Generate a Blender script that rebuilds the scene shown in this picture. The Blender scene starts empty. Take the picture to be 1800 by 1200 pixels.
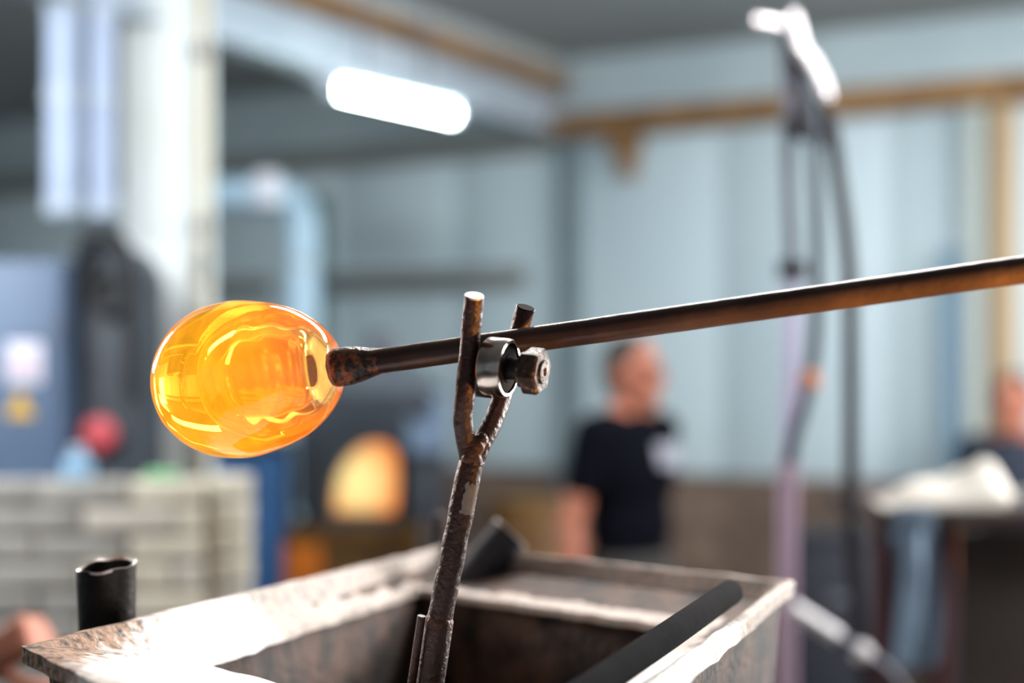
import bpy, bmesh, math, random
from mathutils import Vector as V, Matrix, Quaternion, noise
random.seed(7)
S = bpy.context.scene
C = S.collection
PI = math.pi
F, CH, HY = 3000.0, 1.6, 650.0          # focal length in px of the 1800 px frame, eye height, horizon row

def at(px, py, d):
    """world point seen at a pixel of the photograph, d metres in front of the eye"""
    return V(((px-900)/F*d, d, CH-(py-HY)/F*d))

# ------------------------------------------------------------------ camera, world, lights, exposure
cam = bpy.data.cameras.new('camera'); co = bpy.data.objects.new('camera', cam); C.objects.link(co)
co.location = (0, 0, CH); co.rotation_euler = (PI/2, 0, 0)
cam.sensor_width = 36; cam.lens = F/1800*36; cam.shift_y = 50/1800
cam.clip_start = .05; cam.clip_end = 100
cam.dof.use_dof = True; cam.dof.focus_distance = 1.505; cam.dof.aperture_fstop = 1.65
S.camera = co
w = bpy.data.worlds.new('world'); S.world = w; w.use_nodes = True
bg = w.node_tree.nodes['Background']; bg.inputs[0].default_value = (.78, .88, 1, 1); bg.inputs[1].default_value = .25
S.view_settings.view_transform = 'Standard'; S.view_settings.look = 'None'
S.view_settings.gamma = 1; S.view_settings.use_curve_mapping = False
S.view_settings.exposure = 0.18
try:
    S.cycles.use_denoising = True
    S.cycles.max_bounces = 16; S.cycles.transmission_bounces = 14; S.cycles.glossy_bounces = 6
    S.cycles.sample_clamp_indirect = 6.0
    S.cycles.caustics_refractive = True
except Exception:
    pass

def area(name, loc, target, sx, sy, power, col, spread=PI):
    l = bpy.data.lights.new(name, 'AREA'); l.shape = 'RECTANGLE'; l.size = sx; l.size_y = sy
    l.energy = power; l.color = col; l.spread = spread
    o = bpy.data.objects.new(name, l); C.objects.link(o); o.location = loc
    o.rotation_euler = (V(target)-V(loc)).to_track_quat('-Z', 'Y').to_euler()
    return o
area('key_lamp', (.62, 3.3, 2.98), (.1, 1.6, 1.35), 1.9, .35, 72, (1, .96, .92), 2.2)
area('added_fill_right', (3.2, 4.0, 2.98), (2.2, 5.8, 0), 2.4, 1.6, 400, (.97, .985, 1))  # unseen fill light added to brighten the right wall
area('added_fill_left', (-2.2, 3.6, 2.98), (-.9, 7.0, 1.2), 2.2, 1.4, 170, (.90, .96, 1))  # unseen fill light added for the bricks, column and left bay
area('added_fill_middle', (.3, 5.2, 2.98), (-.7, 8.3, 1.2), 1.6, 1.0, 26, (.80, .93, 1))  # unseen fill light added to lift the left part of the back wall
area('added_rim_right', (2.3, 3.5, 2.0), (-.05, 1.5, 1.55), .5, 1.2, 45, (1, .96, .92), 1.6)  # light added for the bright right edge of the fork post
area('added_rim_left', (-2.3, 3.9, 2.3), (-.05, 1.5, 1.5), .5, 1.0, 16, (1, .90, .84), 1.4)  # weak light added for the left edges of the fork
area('added_hook_light', (.80, 3.3, 2.92), (.63, 3.68, 2.25), .2, .2, 2.0, (1, .97, .97), .7)  # unseen light added to whiten the top of the hose stand
area('added_warm_light', (1.9, .45, .75), (.56, 1.38, 1.66), .3, .3, 9, (1, .46, .10), .35)  # warm light added for the pipe's orange underside, no furnace stands there

# ------------------------------------------------------------------ helpers
def col(r, g, b):                        # sRGB 0..255 to linear
    f = lambda c: c/12.92 if c <= .04045 else ((c+.055)/1.055)**2.4
    return (f(r/255), f(g/255), f(b/255), 1)

def mat(name, c1, c2=None, rough=.6, metal=0, scale=6, bump=0, bscale=None, stretch=None, rough2=None, detail=6, lo=.35, hi=.65, spec=.5):
    m = bpy.data.materials.new(name); m.use_nodes = True
    nt = m.node_tree; b = nt.nodes['Principled BSDF']
    b.inputs['Roughness'].default_value = rough; b.inputs['Metallic'].default_value = metal
    b.inputs['Specular IOR Level'].default_value = spec
    b.inputs['Base Color'].default_value = c1
    tc = nt.nodes.new('ShaderNodeTexCoord'); src = tc.outputs['Object']
    if stretch:
        mp = nt.nodes.new('ShaderNodeMapping'); mp.inputs['Scale'].default_value = stretch
        nt.links.new(src, mp.inputs[0]); src = mp.outputs[0]
    if c2 is not None:
        n = nt.nodes.new('ShaderNodeTexNoise'); n.inputs['Scale'].default_value = scale; n.inputs['Detail'].default_value = detail
        nt.links.new(src, n.inputs['Vector'])
        r = nt.nodes.new('ShaderNodeValToRGB'); r.color_ramp.elements[0].position = lo; r.color_ramp.elements[1].position = hi
        r.color_ramp.elements[0].color = c1; r.color_ramp.elements[1].color = c2
        nt.links.new(n.outputs[0], r.inputs[0]); nt.links.new(r.outputs[0], b.inputs['Base Color'])
        if rough2 is not None:
            mr = nt.nodes.new('ShaderNodeMapRange'); mr.inputs[1].default_value = lo; mr.inputs[2].default_value = hi
            mr.inputs[3].default_value = rough; mr.inputs[4].default_value = rough2
            nt.links.new(n.outputs[0], mr.inputs[0]); nt.links.new(mr.outputs[0], b.inputs['Roughness'])
    if bump:
        n2 = nt.nodes.new('ShaderNodeTexNoise'); n2.inputs['Scale'].default_value = bscale or scale*4; n2.inputs['Detail'].default_value = 8
        nt.links.new(src, n2.inputs['Vector'])
        bp = nt.nodes.new('ShaderNodeBump'); bp.inputs['Strength'].default_value = bump; bp.inputs['Distance'].default_value = .003
        nt.links.new(n2.outputs[0], bp.inputs['Height']); nt.links.new(bp.outputs[0], b.inputs['Normal'])
    return m

def emit(name, c, s):
    m = bpy.data.materials.new(name); m.use_nodes = True; nt = m.node_tree
    nt.nodes.remove(nt.nodes['Principled BSDF']); e = nt.nodes.new('ShaderNodeEmission')
    e.inputs[0].default_value = c; e.inputs[1].default_value = s
    nt.links.new(e.outputs[0], nt.nodes['Material Output'].inputs[0])
    return m

class MB:
    """collects verts and faces, builds ONE mesh object"""
    def __init__(s): s.v = []; s.f = []; s.mi = []
    def add(s, vs, fs, mi=0):
        o = len(s.v); s.v += [tuple(p) for p in vs]; s.f += [tuple(i+o for i in f) for f in fs]; s.mi += [mi]*len(fs); return s
    def box(s, c, d, rot=None, bev=0.0):
        bm = bmesh.new(); bmesh.ops.create_cube(bm, size=1)
        for v in bm.verts: v.co = V((v.co.x*d[0], v.co.y*d[1], v.co.z*d[2]))
        if bev: bmesh.ops.bevel(bm, geom=list(bm.edges), offset=bev, segments=2, affect='EDGES', profile=.5)
        m = rot if rot is not None else Matrix.Identity(3)
        bm.verts.ensure_lookup_table(); bm.verts.index_update()
        s.add([m @ v.co + V(c) for v in bm.verts], [[v.index for v in f.verts] for f in bm.faces]); bm.free(); return s
    def tube(s, pts, r, n=20, caps=True, jit=0.0, jf=30, flat=1.0):
        pts = [V(p) for p in pts]; k = len(pts)
        rs = r if isinstance(r, (list, tuple)) else [r]*k
        t0 = (pts[1]-pts[0]).normalized()
        up = V((0, 0, 1)) if abs(t0.z) < .9 else V((0, 1, 0))
        a = t0.cross(up).normalized(); vs = []
        tp = t0
        for i, p in enumerate(pts):
            t = (pts[min(i+1, k-1)]-pts[max(i-1, 0)]).normalized()
            a = tp.rotation_difference(t) @ a; a = (a - t*a.dot(t)).normalized(); b = t.cross(a); tp = t
            for j in range(n):
                q = 2*PI*j/n; d = a*math.cos(q)+b*math.sin(q)*flat
                rr = rs[i]
                if jit: rr += jit*noise.noise((p+d*rs[i])*jf)
                vs.append(p+d*rr)
        fs = [(i*n+j, i*n+(j+1) % n, (i+1)*n+(j+1) % n, (i+1)*n+j) for i in range(k-1) for j in range(n)]
        if caps: fs += [tuple(range(n))[::-1], tuple(range((k-1)*n, k*n))]
        return s.add(vs, fs)
    def lathe(s, o, ax, prof, n=32, closed=False):
        """prof: (distance along the axis, radius)"""
        o = V(o); ax = V(ax).normalized(); up = V((0, 0, 1)) if abs(ax.z) < .9 else V((0, 1, 0))
        a = ax.cross(up).normalized(); b = ax.cross(a); vs = []
        for h, r in prof:
            for j in range(n):
                q = 2*PI*j/n; vs.append(o+ax*h+(a*math.cos(q)+b*math.sin(q))*r)
        k = len(prof); m = k if closed else k-1
        fs = [(i*n+j, ((i+1) % k)*n+j, ((i+1) % k)*n+(j+1) % n, i*n+(j+1) % n) for i in range(m) for j in range(n)]
        if not closed: fs += [tuple(range(n)), tuple(range((k-1)*n, k*n))[::-1]]
        return s.add(vs, fs)
    def ball(s, c, r, rot=None, u=14, v=9):
        r = (r, r, r) if isinstance(r, (int, float)) else r
        m = rot if rot is not None else Matrix.Identity(3)
        vs = [V((0, 0, -r[2]))]; fs = []
        for i in range(1, v):
            ph = -PI/2+PI*i/v
            for j in range(u):
                q = 2*PI*j/u; vs.append(V((r[0]*math.cos(ph)*math.cos(q), r[1]*math.cos(ph)*math.sin(q), r[2]*math.sin(ph))))
        vs.append(V((0, 0, r[2])))
        for j in range(u): fs.append((0, 1+(j+1) % u, 1+j))
        for i in range(v-2):
            for j in range(u): fs.append((1+i*u+j, 1+i*u+(j+1) % u, 1+(i+1)*u+(j+1) % u, 1+(i+1)*u+j))
        t = len(vs)-1
        for j in range(u): fs.append((t, 1+(v-2)*u+j, 1+(v-2)*u+(j+1) % u))
        return s.add([m @ p + V(c) for p in vs], fs)
    def cap(s, p0, p1, r0, r1):
        """closed capsule with round ends"""
        p0 = V(p0); p1 = V(p1); ax = (p1-p0); L = ax.length; pr = []
        for i in range(5): q = PI/2*i/4; pr.append((-r0*math.cos(q)*.999, max(r0*math.sin(q), 1e-4)))
        for i in range(5): q = PI/2*i/4; pr.append((L+r1*math.sin(q), max(r1*math.cos(q), 1e-4)))
        return s.lathe(p0, ax, pr, 14)
    def build(s, name, m, parent=None, smooth=35, origin=None):
        me = bpy.data.meshes.new(name)
        o0 = V(origin) if origin is not None else V((0, 0, 0))
        me.from_pydata([tuple(V(p)-o0) for p in s.v], [], s.f)
        for mm in (m if isinstance(m, (list, tuple)) else [m]): me.materials.append(mm)
        if any(s.mi): me.polygons.foreach_set('material_index', s.mi)
        bm = bmesh.new(); bm.from_mesh(me); bmesh.ops.recalc_face_normals(bm, faces=bm.faces); bm.to_mesh(me); bm.free()
        if smooth:
            me.polygons.foreach_set('use_smooth', [True]*len(me.polygons)); me.set_sharp_from_angle(angle=math.radians(smooth))
        o = bpy.data.objects.new(name, me); C.objects.link(o)
        if parent is not None:
            o.parent = parent; o.location = o0-V(wloc(parent))
        else: o.location = o0
        return o
def wloc(o):
    l = V(o.location)
    while o.parent: o = o.parent; l += V(o.location)
    return l
def tag(o, label, cat, group=None, kind=None):
    if label: o['label'] = label
    if cat: o['category'] = cat
    if group: o['group'] = group
    if kind: o['kind'] = kind
    return o
def thing(name, label, cat, loc=(0, 0, 0), group=None):
    o = bpy.data.objects.new(name, None); o.empty_display_size = .05; C.objects.link(o); o.location = loc
    return tag(o, label, cat, group)
def struct(o): o['kind'] = 'structure'; return o
def curve(pts, n=8):
    """Catmull-Rom through points"""
    pts = [V(p) for p in pts]; P = [pts[0]*2-pts[1]]+pts+[pts[-1]*2-pts[-2]]; out = []
    for i in range(1, len(P)-2):
        for k in range(n):
            t = k/n; a, b, c, d = P[i-1:i+3]
            out.append(.5*((2*b)+(c-a)*t+(2*a-5*b+4*c-d)*t*t+(3*b-a-3*c+d)*t**3))
    return out+[pts[-1]]
def hexrot(ax):
    return V(ax).to_track_quat('Z', 'Y').to_matrix()

# ------------------------------------------------------------------ materials
M_wall = mat('wall_paint', col(184, 200, 207), col(192, 206, 211), .55, scale=1.2)
M_plaster = mat('upper_plaster', col(176, 190, 194), col(160, 174, 180), .8, scale=1.5)
M_ceil = mat('ceiling_paint', col(158, 162, 162), col(168, 171, 170), .85, scale=1)
M_floor = mat('concrete_floor', col(92, 84, 78), col(70, 64, 60), .8, scale=3, bump=.3)
M_brown = mat('brown_steel', col(150, 112, 68), col(120, 86, 50), .6, scale=5)
M_greybeam = mat('grey_beam', col(120, 120, 115), col(105, 108, 106), .6, scale=3)
M_white = mat('white_steel', col(178, 187, 196), col(164, 174, 184), .85, scale=3)
M_cream = mat('column_paint', col(232, 236, 236), col(224, 226, 220), .85, scale=2)
M_dado = mat('dado_brown', col(124, 102, 88), col(88, 72, 64), .85, scale=6)
M_post = mat('grey_post', col(98, 112, 118), col(110, 122, 126), .5)
M_rust = mat('rusted_iron', col(40, 20, 17), col(58, 27, 20), .42, .3, 60, .6, 190, lo=.35, hi=.75)
M_cut = mat('cut_steel', col(236, 228, 226), col(200, 190, 186), .45, .3, 60)
M_weld = mat('weld_iron', col(82, 44, 30), col(44, 26, 22), .5, .3, 90, 1.0, 220)
M_nut = mat('nut_steel', col(40, 28, 26), col(150, 120, 106), .5, .3, 120, .9, 260, lo=.55, hi=.75)
M_pipe = mat('pipe_steel', col(50, 38, 40), col(78, 60, 54), .36, .6, 12, .25, 90, stretch=None, rough2=.42)
M_soot = mat('black_iron', col(26, 24, 24), col(44, 40, 38), .45, .5, 20, .4, 120)
M_bar = mat('dark_bar', col(14, 14, 16), col(20, 20, 22), 1.0, 0, 20, .2, 80, spec=.03)
M_hopper = mat('dusty_rust_sunlit', col(140, 110, 88), col(40, 26, 21), .8, .0, 90, 1.0, 120, lo=.47, hi=.63, detail=8)
M_inside = mat('sooty_rust', col(88, 64, 52), col(20, 15, 14), .8, .0, 18, .9, 80, lo=.35, hi=.62)
M_chrome = mat('bearing_steel', col(196, 190, 186), col(150, 140, 134), .22, 1, 30)
M_darkpit = mat('dark_recess', col(24, 16, 15), None, .9, spec=.08)
M_slate = mat('slate_iron', col(62, 62, 70), col(50, 50, 57), .7, 0, 20, spec=.3)
M_brick = [mat('brick_%d' % i, col(*c), col(*[int(k*.9) for k in c]), .9, scale=14, bump=.4, bscale=50) for i, c in enumerate([(186, 182, 174), (220, 212, 198), (234, 224, 204), (172, 168, 162)])]
M_mortar = mat('mortar', col(120, 116, 110), None, .95)
M_blueg = mat('blue_grey_paint', col(76, 96, 124), col(66, 84, 108), .5, scale=3)
M_dark = mat('dark_machine', col(60, 66, 76), col(48, 54, 62), .55, scale=5)
M_black = mat('black_rubber', col(20, 21, 24), None, .6)
M_blue = mat('blue_paint', col(44, 96, 150), col(38, 80, 126), .5, scale=4)
M_ochre = mat('ochre_steel', col(120, 84, 22), col(96, 60, 18), .6, scale=8)
M_red = mat('red_plastic', col(200, 80, 88), None, .4)
M_yellow = mat('yellow_sign', col(206, 160, 40), None, .6)
M_paper = mat('white_label', col(204, 200, 212), None, .7)
M_mauve = mat('mauve_pipe', col(188, 160, 178), col(176, 150, 168), .4, scale=3)
M_lilac = mat('lilac_pipe', col(206, 196, 226), None, .35)
M_greyp = mat('grey_pipe', col(88, 88, 98), None, .6, 0)
M_glint = mat('glint_ball_steel', col(236, 234, 236), None, .12, 1)
M_duct = mat('duct_white', col(166, 178, 200), col(154, 166, 188), .85, scale=3)
M_hose = mat('hose_rubber', col(38, 33, 41), col(30, 27, 32), .7)
M_shiny = mat('pale_lit_steel', col(236, 232, 232), col(214, 210, 212), .35, .1, 20)  # near-white base, on the hook rail it carries the bright light
M_bench = mat('bench_brown', col(78, 64, 58), col(64, 52, 48), .7, scale=6)
M_benchred = mat('bench_redbrown', col(80, 42, 42), None, .6)
M_cloth = mat('pale_cloth', col(246, 238, 226), col(232, 220, 206), .9, scale=8)
M_bluecloth = mat('blue_grey_cloth', col(126, 146, 166), col(110, 126, 144), .9, scale=8)
M_skin = mat('skin', col(182, 114, 88), col(168, 100, 76), .5, scale=10)
M_navy = mat('navy_cotton', col(5, 6, 14), col(7, 8, 17), .95, scale=8, spec=.1)
M_trouser = mat('dark_trousers', col(62, 58, 54), col(52, 48, 46), .9, scale=8)
M_shoe = mat('shoe_leather', col(30, 26, 24), None, .6)
M_hair = mat('brown_hair', col(52, 38, 30), col(40, 30, 24), .6, scale=40)
M_print = mat('shirt_print', col(150, 148, 160), None, .8)
M_eye = mat('eye_dark', col(30, 24, 22), None, .2)

# ------------------------------------------------------------------ room shell
P0 = V((.267, 8, 0)); WD = V((.848, -.53, 0)); WN = V((-.53, -.848, 0))
def W(t, z, off=0): return P0+WD*t+WN*off+V((0, 0, z))
def wt(px):
    k = (px-900)/F; return (k*8-.267)/(.848+k*.53)
Rw = Matrix((WD, -WN, V((0, 0, 1)))).transposed()
def wbox(mb, t0, t1, z0, z1, o0, o1, bev=0):
    mb.box(W((t0+t1)/2, (z0+z1)/2, (o0+o1)/2), (abs(t1-t0), abs(o1-o0), z1-z0), Rw, bev); return mb
CZ = 3.05
L_END, R_END = W(-6.2, 0), W(6.2, 0)
b = MB(); b.add([(-5.2, -3, 0), (5.6, -3, 0), (5.6, 12, 0), (-5.2, 12, 0), (-5.2, -3, -.1), (5.6, -3, -.1), (5.6, 12, -.1), (-5.2, 12, -.1)],
                [(0, 1, 2, 3), (7, 6, 5, 4), (0, 4, 5, 1), (1, 5, 6, 2), (2, 6, 7, 3), (3, 7, 4, 0)])
struct(b.build('floor', M_floor, smooth=0))
b = MB(); b.box((.2, 4.5, CZ+.05), (10.8, 15, .1)); struct(b.build('ceiling', M_ceil, smooth=0))
wall = struct(wbox(MB(), -6.4, 6.4, 0, CZ, -.15, 0).build('wall_back', M_plaster, smooth=0))
b = MB(); b.box((-5.2, 4.5, CZ/2), (.1, 15, CZ)); struct(b.build('wall_left', M_plaster, smooth=0))
b = MB(); b.box((5.6, 4.5, CZ/2), (.1, 15, CZ)); struct(b.build('wall_right', M_plaster, smooth=0))
# panels of the blue wall
tA, tL = wt(1000), -5.6
edges = [wt(p) for p in (150, 385, 600, 808, 1003)]+[wt(1003)+.78*i for i in range(1, 6)]
edges = [-5.6, -4.2]+edges
for i in range(len(edges)-1):
    t0, t1 = edges[i]+.002, edges[i+1]-.002
    zt = 2.68 if edges[i+1] > tA else 2.62
    wbox(MB(), t0, t1, 1.14, zt, 0, .012, .002).build('panel', M_wall, wall)
    wbox(MB(), t0, t1, .02, 1.13, 0, .05, .004).build('dado_panel', M_dado, wall)
# brown beam on the right part, same beam greyed on the left, its shade put into the colour
struct(wbox(MB(), tA-.06, 6, 2.67, 2.785, .0, .12, .008).build('trim_1', M_brown))
struct(wbox(MB(), -5.6, tA-.07, 2.62, 2.72, .0, .10, .008).build('trim_2', M_greybeam))
def post(px, wpx, z0, z1, m, name):
    t = wt(px); dd = W(t, 0).y; hw = wpx/F*dd/2/.85
    return struct(wbox(MB(), t-hw, t+hw, z0, z1, .021, .09, .006).build(name, m))
post(1011, 30, 0, 2.665, M_post, 'trim_3')
post(1722, 30, 0, 2.665, mat('pale_post', col(172, 178, 172), None, .6), 'trim_4')
post(1772, 30, 0, 2.665, mat('tan_post', col(176, 150, 116), None, .6), 'trim_5')
post(1682, 24, 0, 2.1, mat('slate_post', col(110, 138, 158), None, .6), 'trim_6')
post(575, 20, .9, 2.5, mat('green_post', col(52, 84, 76), None, .6), 'trim_7')
# cable tray across the wall on the left
ct = thing('cable_tray', 'grey metal cable tray running level along the blue wall behind the fork', 'cable tray', W(wt(760), 2.0, .06))
wbox(MB(), wt(585), wt(930), 1.995, 2.09, .025, .09, .008).build('tray', M_greybeam, ct)
ct2 = thing('cable_tray', 'short grey cable tray on the wall just right of the white column', 'cable tray', W(wt(400), 2.0, .06))
wbox(MB(), wt(300), wt(486), 1.99, 2.08, .025, .09, .008).build('tray', M_greybeam, ct2)
# bracket hanging under the brown beam
hb = thing('beam_bracket', 'short brown bracket hanging under the brown wall beam right of the corner post', 'bracket', W(wt(1110), 2.67, .06))
t = wt(1110); wbox(MB(), t-.075, t+.075, 2.585, 2.67, .02, .12, .01).build('plate', M_brown, hb)
wbox(MB(), t-.02, t+.05, 2.47, 2.59, .03, .10, .01).build('hook', M_brown, hb)

# ------------------------------------------------------------------ girder, column, ducts, lamp
g = thing('roof_girder', 'white steel girder running back from the column to the wall corner', 'girder', (-.45, 6.75, 2.69))
ga, gb = V((-5.08, -2.16, 0)), V((.23, 8.06, 0)); gd = (gb-ga).normalized(); gn = V((gd.y, -gd.x, 0))
Rg = Matrix((gd, -gn, V((0, 0, 1)))).transposed(); gc = (ga+gb)/2; gl = (gb-ga).length-.12
MB().box(gc+V((0, 0, 2.70)), (gl, .13, .02), Rg, .004).build('bottom_flange', M_white, g)
MB().box(gc+V((0, 0, 2.80)), (gl, .014, .18), Rg, .002).build('web', M_white, g)
MB().box(gc+V((0, 0, 2.90)), (gl, .13, .02), Rg, .004).build('top_flange', M_brown, g)
MB().box(gc+gn*.045+V((0, 0, 2.94)), (gl, .06, .06), Rg, .006).build('edge_strip', M_brown, g)
MB().box(gc+V((0, 0, 2.98)), (gl, .10, .14), Rg, .004).build('packing', M_ceil, g)

c0 = at(297, 650, 5.5); cx = c0.x
cl = thing('column', 'tall white painted column rising behind the glowing bulb', 'column', (cx, 5.5, 0))
MB().box((cx, 5.5, CZ/2), (.25, .25, CZ), None, .02).build('shaft', M_cream, cl)
MB().box((cx, 5.5, .02), (.36, .36, .04), None, .006).build('base_plate', M_white, cl)
MB().tube([(cx+.137, 5.36, .1), (cx+.137, 5.36, 2.9)], .012, 12).build('conduit', mat('tan_conduit', col(190, 168, 128), None, .5), cl)
for i, z in enumerate((.9, 2.05, 2.6)):
    MB().box((cx+.13, 5.365, z), (.05, .03, .05), None, .004).build('clip', M_greyp, cl)
MB().box((cx+.13, 5.355, 1.93), (.035, .03, .11), None, .004).build('switch_box', mat('brown_box', col(110, 96, 74), None, .6), cl)

for px, r, dd, lab in ((112, 30, 5.1, 'pale blue vertical duct, left of the two beside the white column'), (180, 24, 5.15, 'pale blue vertical duct between the left duct and the white column')):
    p = at(px, 400, dd); rr = r/F*dd
    d = thing('vertical_duct', lab, 'duct', (p.x, p.y, 0), 'vertical ducts by the column')
    MB().tube([(p.x, p.y, 2.06), (p.x, p.y, CZ-.02)], rr, 24).build('tube', M_duct, d)
    for z in (2.07, 2.4, 2.66): MB().lathe((p.x, p.y, z), (0, 0, 1), [(0, rr+.006), (.03, rr+.006)], 24).build('band', M_white, d)

# air duct with a bend near the back wall
du = thing('air_duct', 'pale blue round air duct bending down left of the dark green pipe', 'duct', at(528, 600, 7.3))
path = curve([at(380, 342, 7.3), at(460, 342, 7.3), at(508, 350, 7.3), at(530, 385, 7.3), at(531, 450, 7.3), at(531, 560, 7.3), at(531, 700, 7.3)], 6)
path += [V((path[-1].x, path[-1].y, 0))]
MB().tube(path, 30/F*7.3, 24).build('tube', mat('duct_paint', col(178, 204, 222), col(168, 196, 216), .45), du)
MB().lathe(at(531, 470, 7.3), (0, 0, 1), [(0, .08), (.03, .08)], 24).build('band', M_white, du)
q = at(470, 332, 6.9)
jb = thing('junction_box', 'small white electrical box in front of the air duct', 'junction box', q)
MB().box(q, (.10, .06, .13), None, .008).build('case', mat('white_box', col(236, 240, 246), None, .4), jb)
MB().box(q+V((0, -.032, 0)), (.085, .006, .11), None, .003).build('lid', M_paper, jb)
MB().tube([q+V((0, .03, 0)), q+V((0, .10, 0)), q+V((0, .33, -.03))], .012, 10).build('bracket', M_greyp, jb)

M_tube = emit('lit_tube', (.82, 1, .94, 1), 48)
def lamp(a, c, label):
    a, c = V(a), V(c); d = (c-a).normalized(); n = V((d.y, -d.x, 0)); L = (c-a).length
    R = Matrix((d, n, V((0, 0, 1)))).transposed(); m = (a+c)/2
    o = thing('fluorescent_lamp', label, 'lamp', m)
    MB().box(m+V((0, 0, .045)), (L+.1, .12, .04), R, .006).build('housing', M_white, o)
    MB().tube([a, c], .023, 16).build('tube', M_tube, o)
    for e in (a, c): MB().box(e+V((0, 0, .005)), (.03, .06, .07), R, .004).build('end_cap', M_white, o)
    for k in (.25, .75):
        p = a.lerp(c, k); MB().tube([p+V((0, 0, .06)), V((p.x, p.y, CZ))], .005, 8).build('hanger', M_greyp, o)
lamp(at(582, 154, 5.70), at(797, 201, 6.31), 'lit white fluorescent tube hanging under the ceiling right of the white column')

# ------------------------------------------------------------------ brick wall, cabinet, furnace
bw = thing('brick_wall', 'low wall of pale grey and cream stacked bricks under the white column', 'brick wall', (-.95, 4.0, 0))
bx0, bx1, by = at(-90, 0, 4).x, at(362, 0, 4).x, 4.0
MB().box(((bx0+bx1)/2, by+.06, .665), (bx1-bx0-.02, .08, 1.33)).build('core', M_mortar, bw, 0)
bm0 = {}
H = .0615; Lb = .215
zc = 1.347
for k in range(21):
    z = zc-H/2-k*(H+.003)
    if z < .02: break
    x = bx0-(.11 if k % 2 else 0)
    while x < bx1-.02:
        l = min(Lb, bx1-x)
        if l > .04:
            tone = (x-bx0)/(bx1-bx0)
            mi = random.choice([0, 3, 0]) if tone < .45 else random.choice([1, 2, 2, 1])
            MB().box((x+l/2+random.uniform(-.003, .003), by+random.uniform(-.005, .005), z), (l-.009, .1, H-.006), None, .004).build('brick', M_brick[mi], bw)
        x += Lb
pr = thing('brick_pier', 'narrow stack of whitish bricks at the right end of the low brick wall', 'brick pier', (at(405, 0, 4.05).x, 4.05, 0))
for k in range(20):
    z = zc+.006-H/2-k*(H+.003)
    if z < .02: break
    MB().box((pr.location.x+random.uniform(-.004, .004), 4.05, z), (.088, .11, H-.005), None, .004).build('brick', M_brick[2 if k < 4 else 1], pr)
MB().box((pr.location.x-.05, 4.085, .64), (.02, .06, 1.28)).build('dark_gap', mat('gap_brown', col(110, 84, 62), None, .9), pr)  # brown strip filling the gap beside the pier
q = at(138, 842, 4.0)
cn = thing('plastic_canister', 'light blue plastic canister standing on the low brick wall', 'canister', (q.x, 4.0, zc))
MB().lathe((q.x, 4.0, zc-.004), (0, 0, 1), [(0, .032), (.004, .036), (.045, .036), (.056, .016), (.07, .016)], 20).build('body', mat('light_blue_plastic', col(150, 186, 214), None, .4), cn)
MB().lathe((q.x, 4.0, zc+.064), (0, 0, 1), [(0, .018), (.012, .018)], 16).build('cap', M_paper, cn)
q = at(285, 835, 4.0)
gs = MB(); gs.box((q.x, 4.0, zc+.006), (.075, .06, .022), None, .007)
tag(gs.build('green_sponge', mat('green_foam', col(140, 200, 150), col(126, 186, 136), .9, scale=30)), 'small pale green sponge on top of the brick wall before the column', 'sponge')

d = 4.7
def px2(x): return at(x, 650, d).x
def pz(y, dd=d): return CH-(y-HY)/F*dd
cb = thing('control_cabinet', 'blue grey control cabinet with a white label and yellow sign left of the dark machine', 'cabinet', (px2(40), 4.95, 0))
x0, x1 = px2(-60), px2(118)
MB().box(((x0+x1)/2, 4.95, pz(455)/2), (x1-x0, .5, pz(455)), None, .015).build('case', M_blueg, cb)
MB().box(((x0+x1)/2, 4.695, (pz(470)+.15)/2), (x1-x0-.03, .016, pz(470)-.15), None, .005).build('door', M_blueg, cb)
MB().box((px2(46), 4.683, pz(638)), (.098, .006, .115), None, .002).build('label_plate', M_paper, cb)
MB().box((px2(45), 4.679, pz(640)), (.05, .004, .03), None, .001).build('label_print', mat('label_pink', col(196, 150, 170), None, .7), cb)
q = V((px2(38), 4.685, pz(712)))
MB().add([q+V((-.04, -.002, -.032)), q+V((.04, -.002, -.032)), q+V((0, -.002, .04)), q+V((-.04, .002, -.032)), q+V((.04, .002, -.032)), q+V((0, .002, .04))],
         [(0, 1, 2), (5, 4, 3), (0, 3, 4, 1), (1, 4, 5, 2), (2, 5, 3, 0)]).build('warning_sign', M_yellow, cb, 0)
MB().tube([(px2(108), 4.66, pz(600)), (px2(108), 4.66, pz(560))], .008, 10).build('handle', M_greyp, cb)
dm = thing('dark_machine', 'dark machine with an arched hood and red stop button left of the white column', 'machine', (px2(172), 5.0, 0))
x0, x1 = px2(122), px2(226); xm = (x0+x1)/2
MB().box((xm, 5.0, pz(500)/2), (x1-x0, .4, pz(500)), None, .015).build('case', M_dark, dm)
hp = [(x0, pz(505))]+[(xm-math.cos(PI*i/12)*(x1-x0)/2, pz(500)+math.sin(PI*i/12)*.125) for i in range(13)]+[(x1, pz(505))]
n = len(hp); MB().add([(x, 4.8, z) for x, z in hp]+[(x, 5.2, z) for x, z in hp], [tuple(range(n))[::-1], tuple(range(n, 2*n))]+[(i, i+1, n+i+1, n+i) for i in range(n-1)]+[(n-1, 0, n, 2*n-1)]).build('hood', M_dark, dm)
MB().lathe((xm+.005, 4.805, pz(510)), (0, -1, 0), [(0, .062), (.05, .062), (.05, .045), (.02, .04)], 28).build('fan_ring', M_black, dm)
MB().tube(curve([(px2(139), 4.77, pz(470)), (px2(139), 4.75, pz(430)), (px2(150), 4.74, pz(410)), (px2(190), 4.74, pz(412)), (px2(217), 4.74, pz(445)), (px2(221), 4.76, pz(520)), (px2(221), 4.78, pz(700))], 6), .022, 14).build('hose', M_black, dm)
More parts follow.
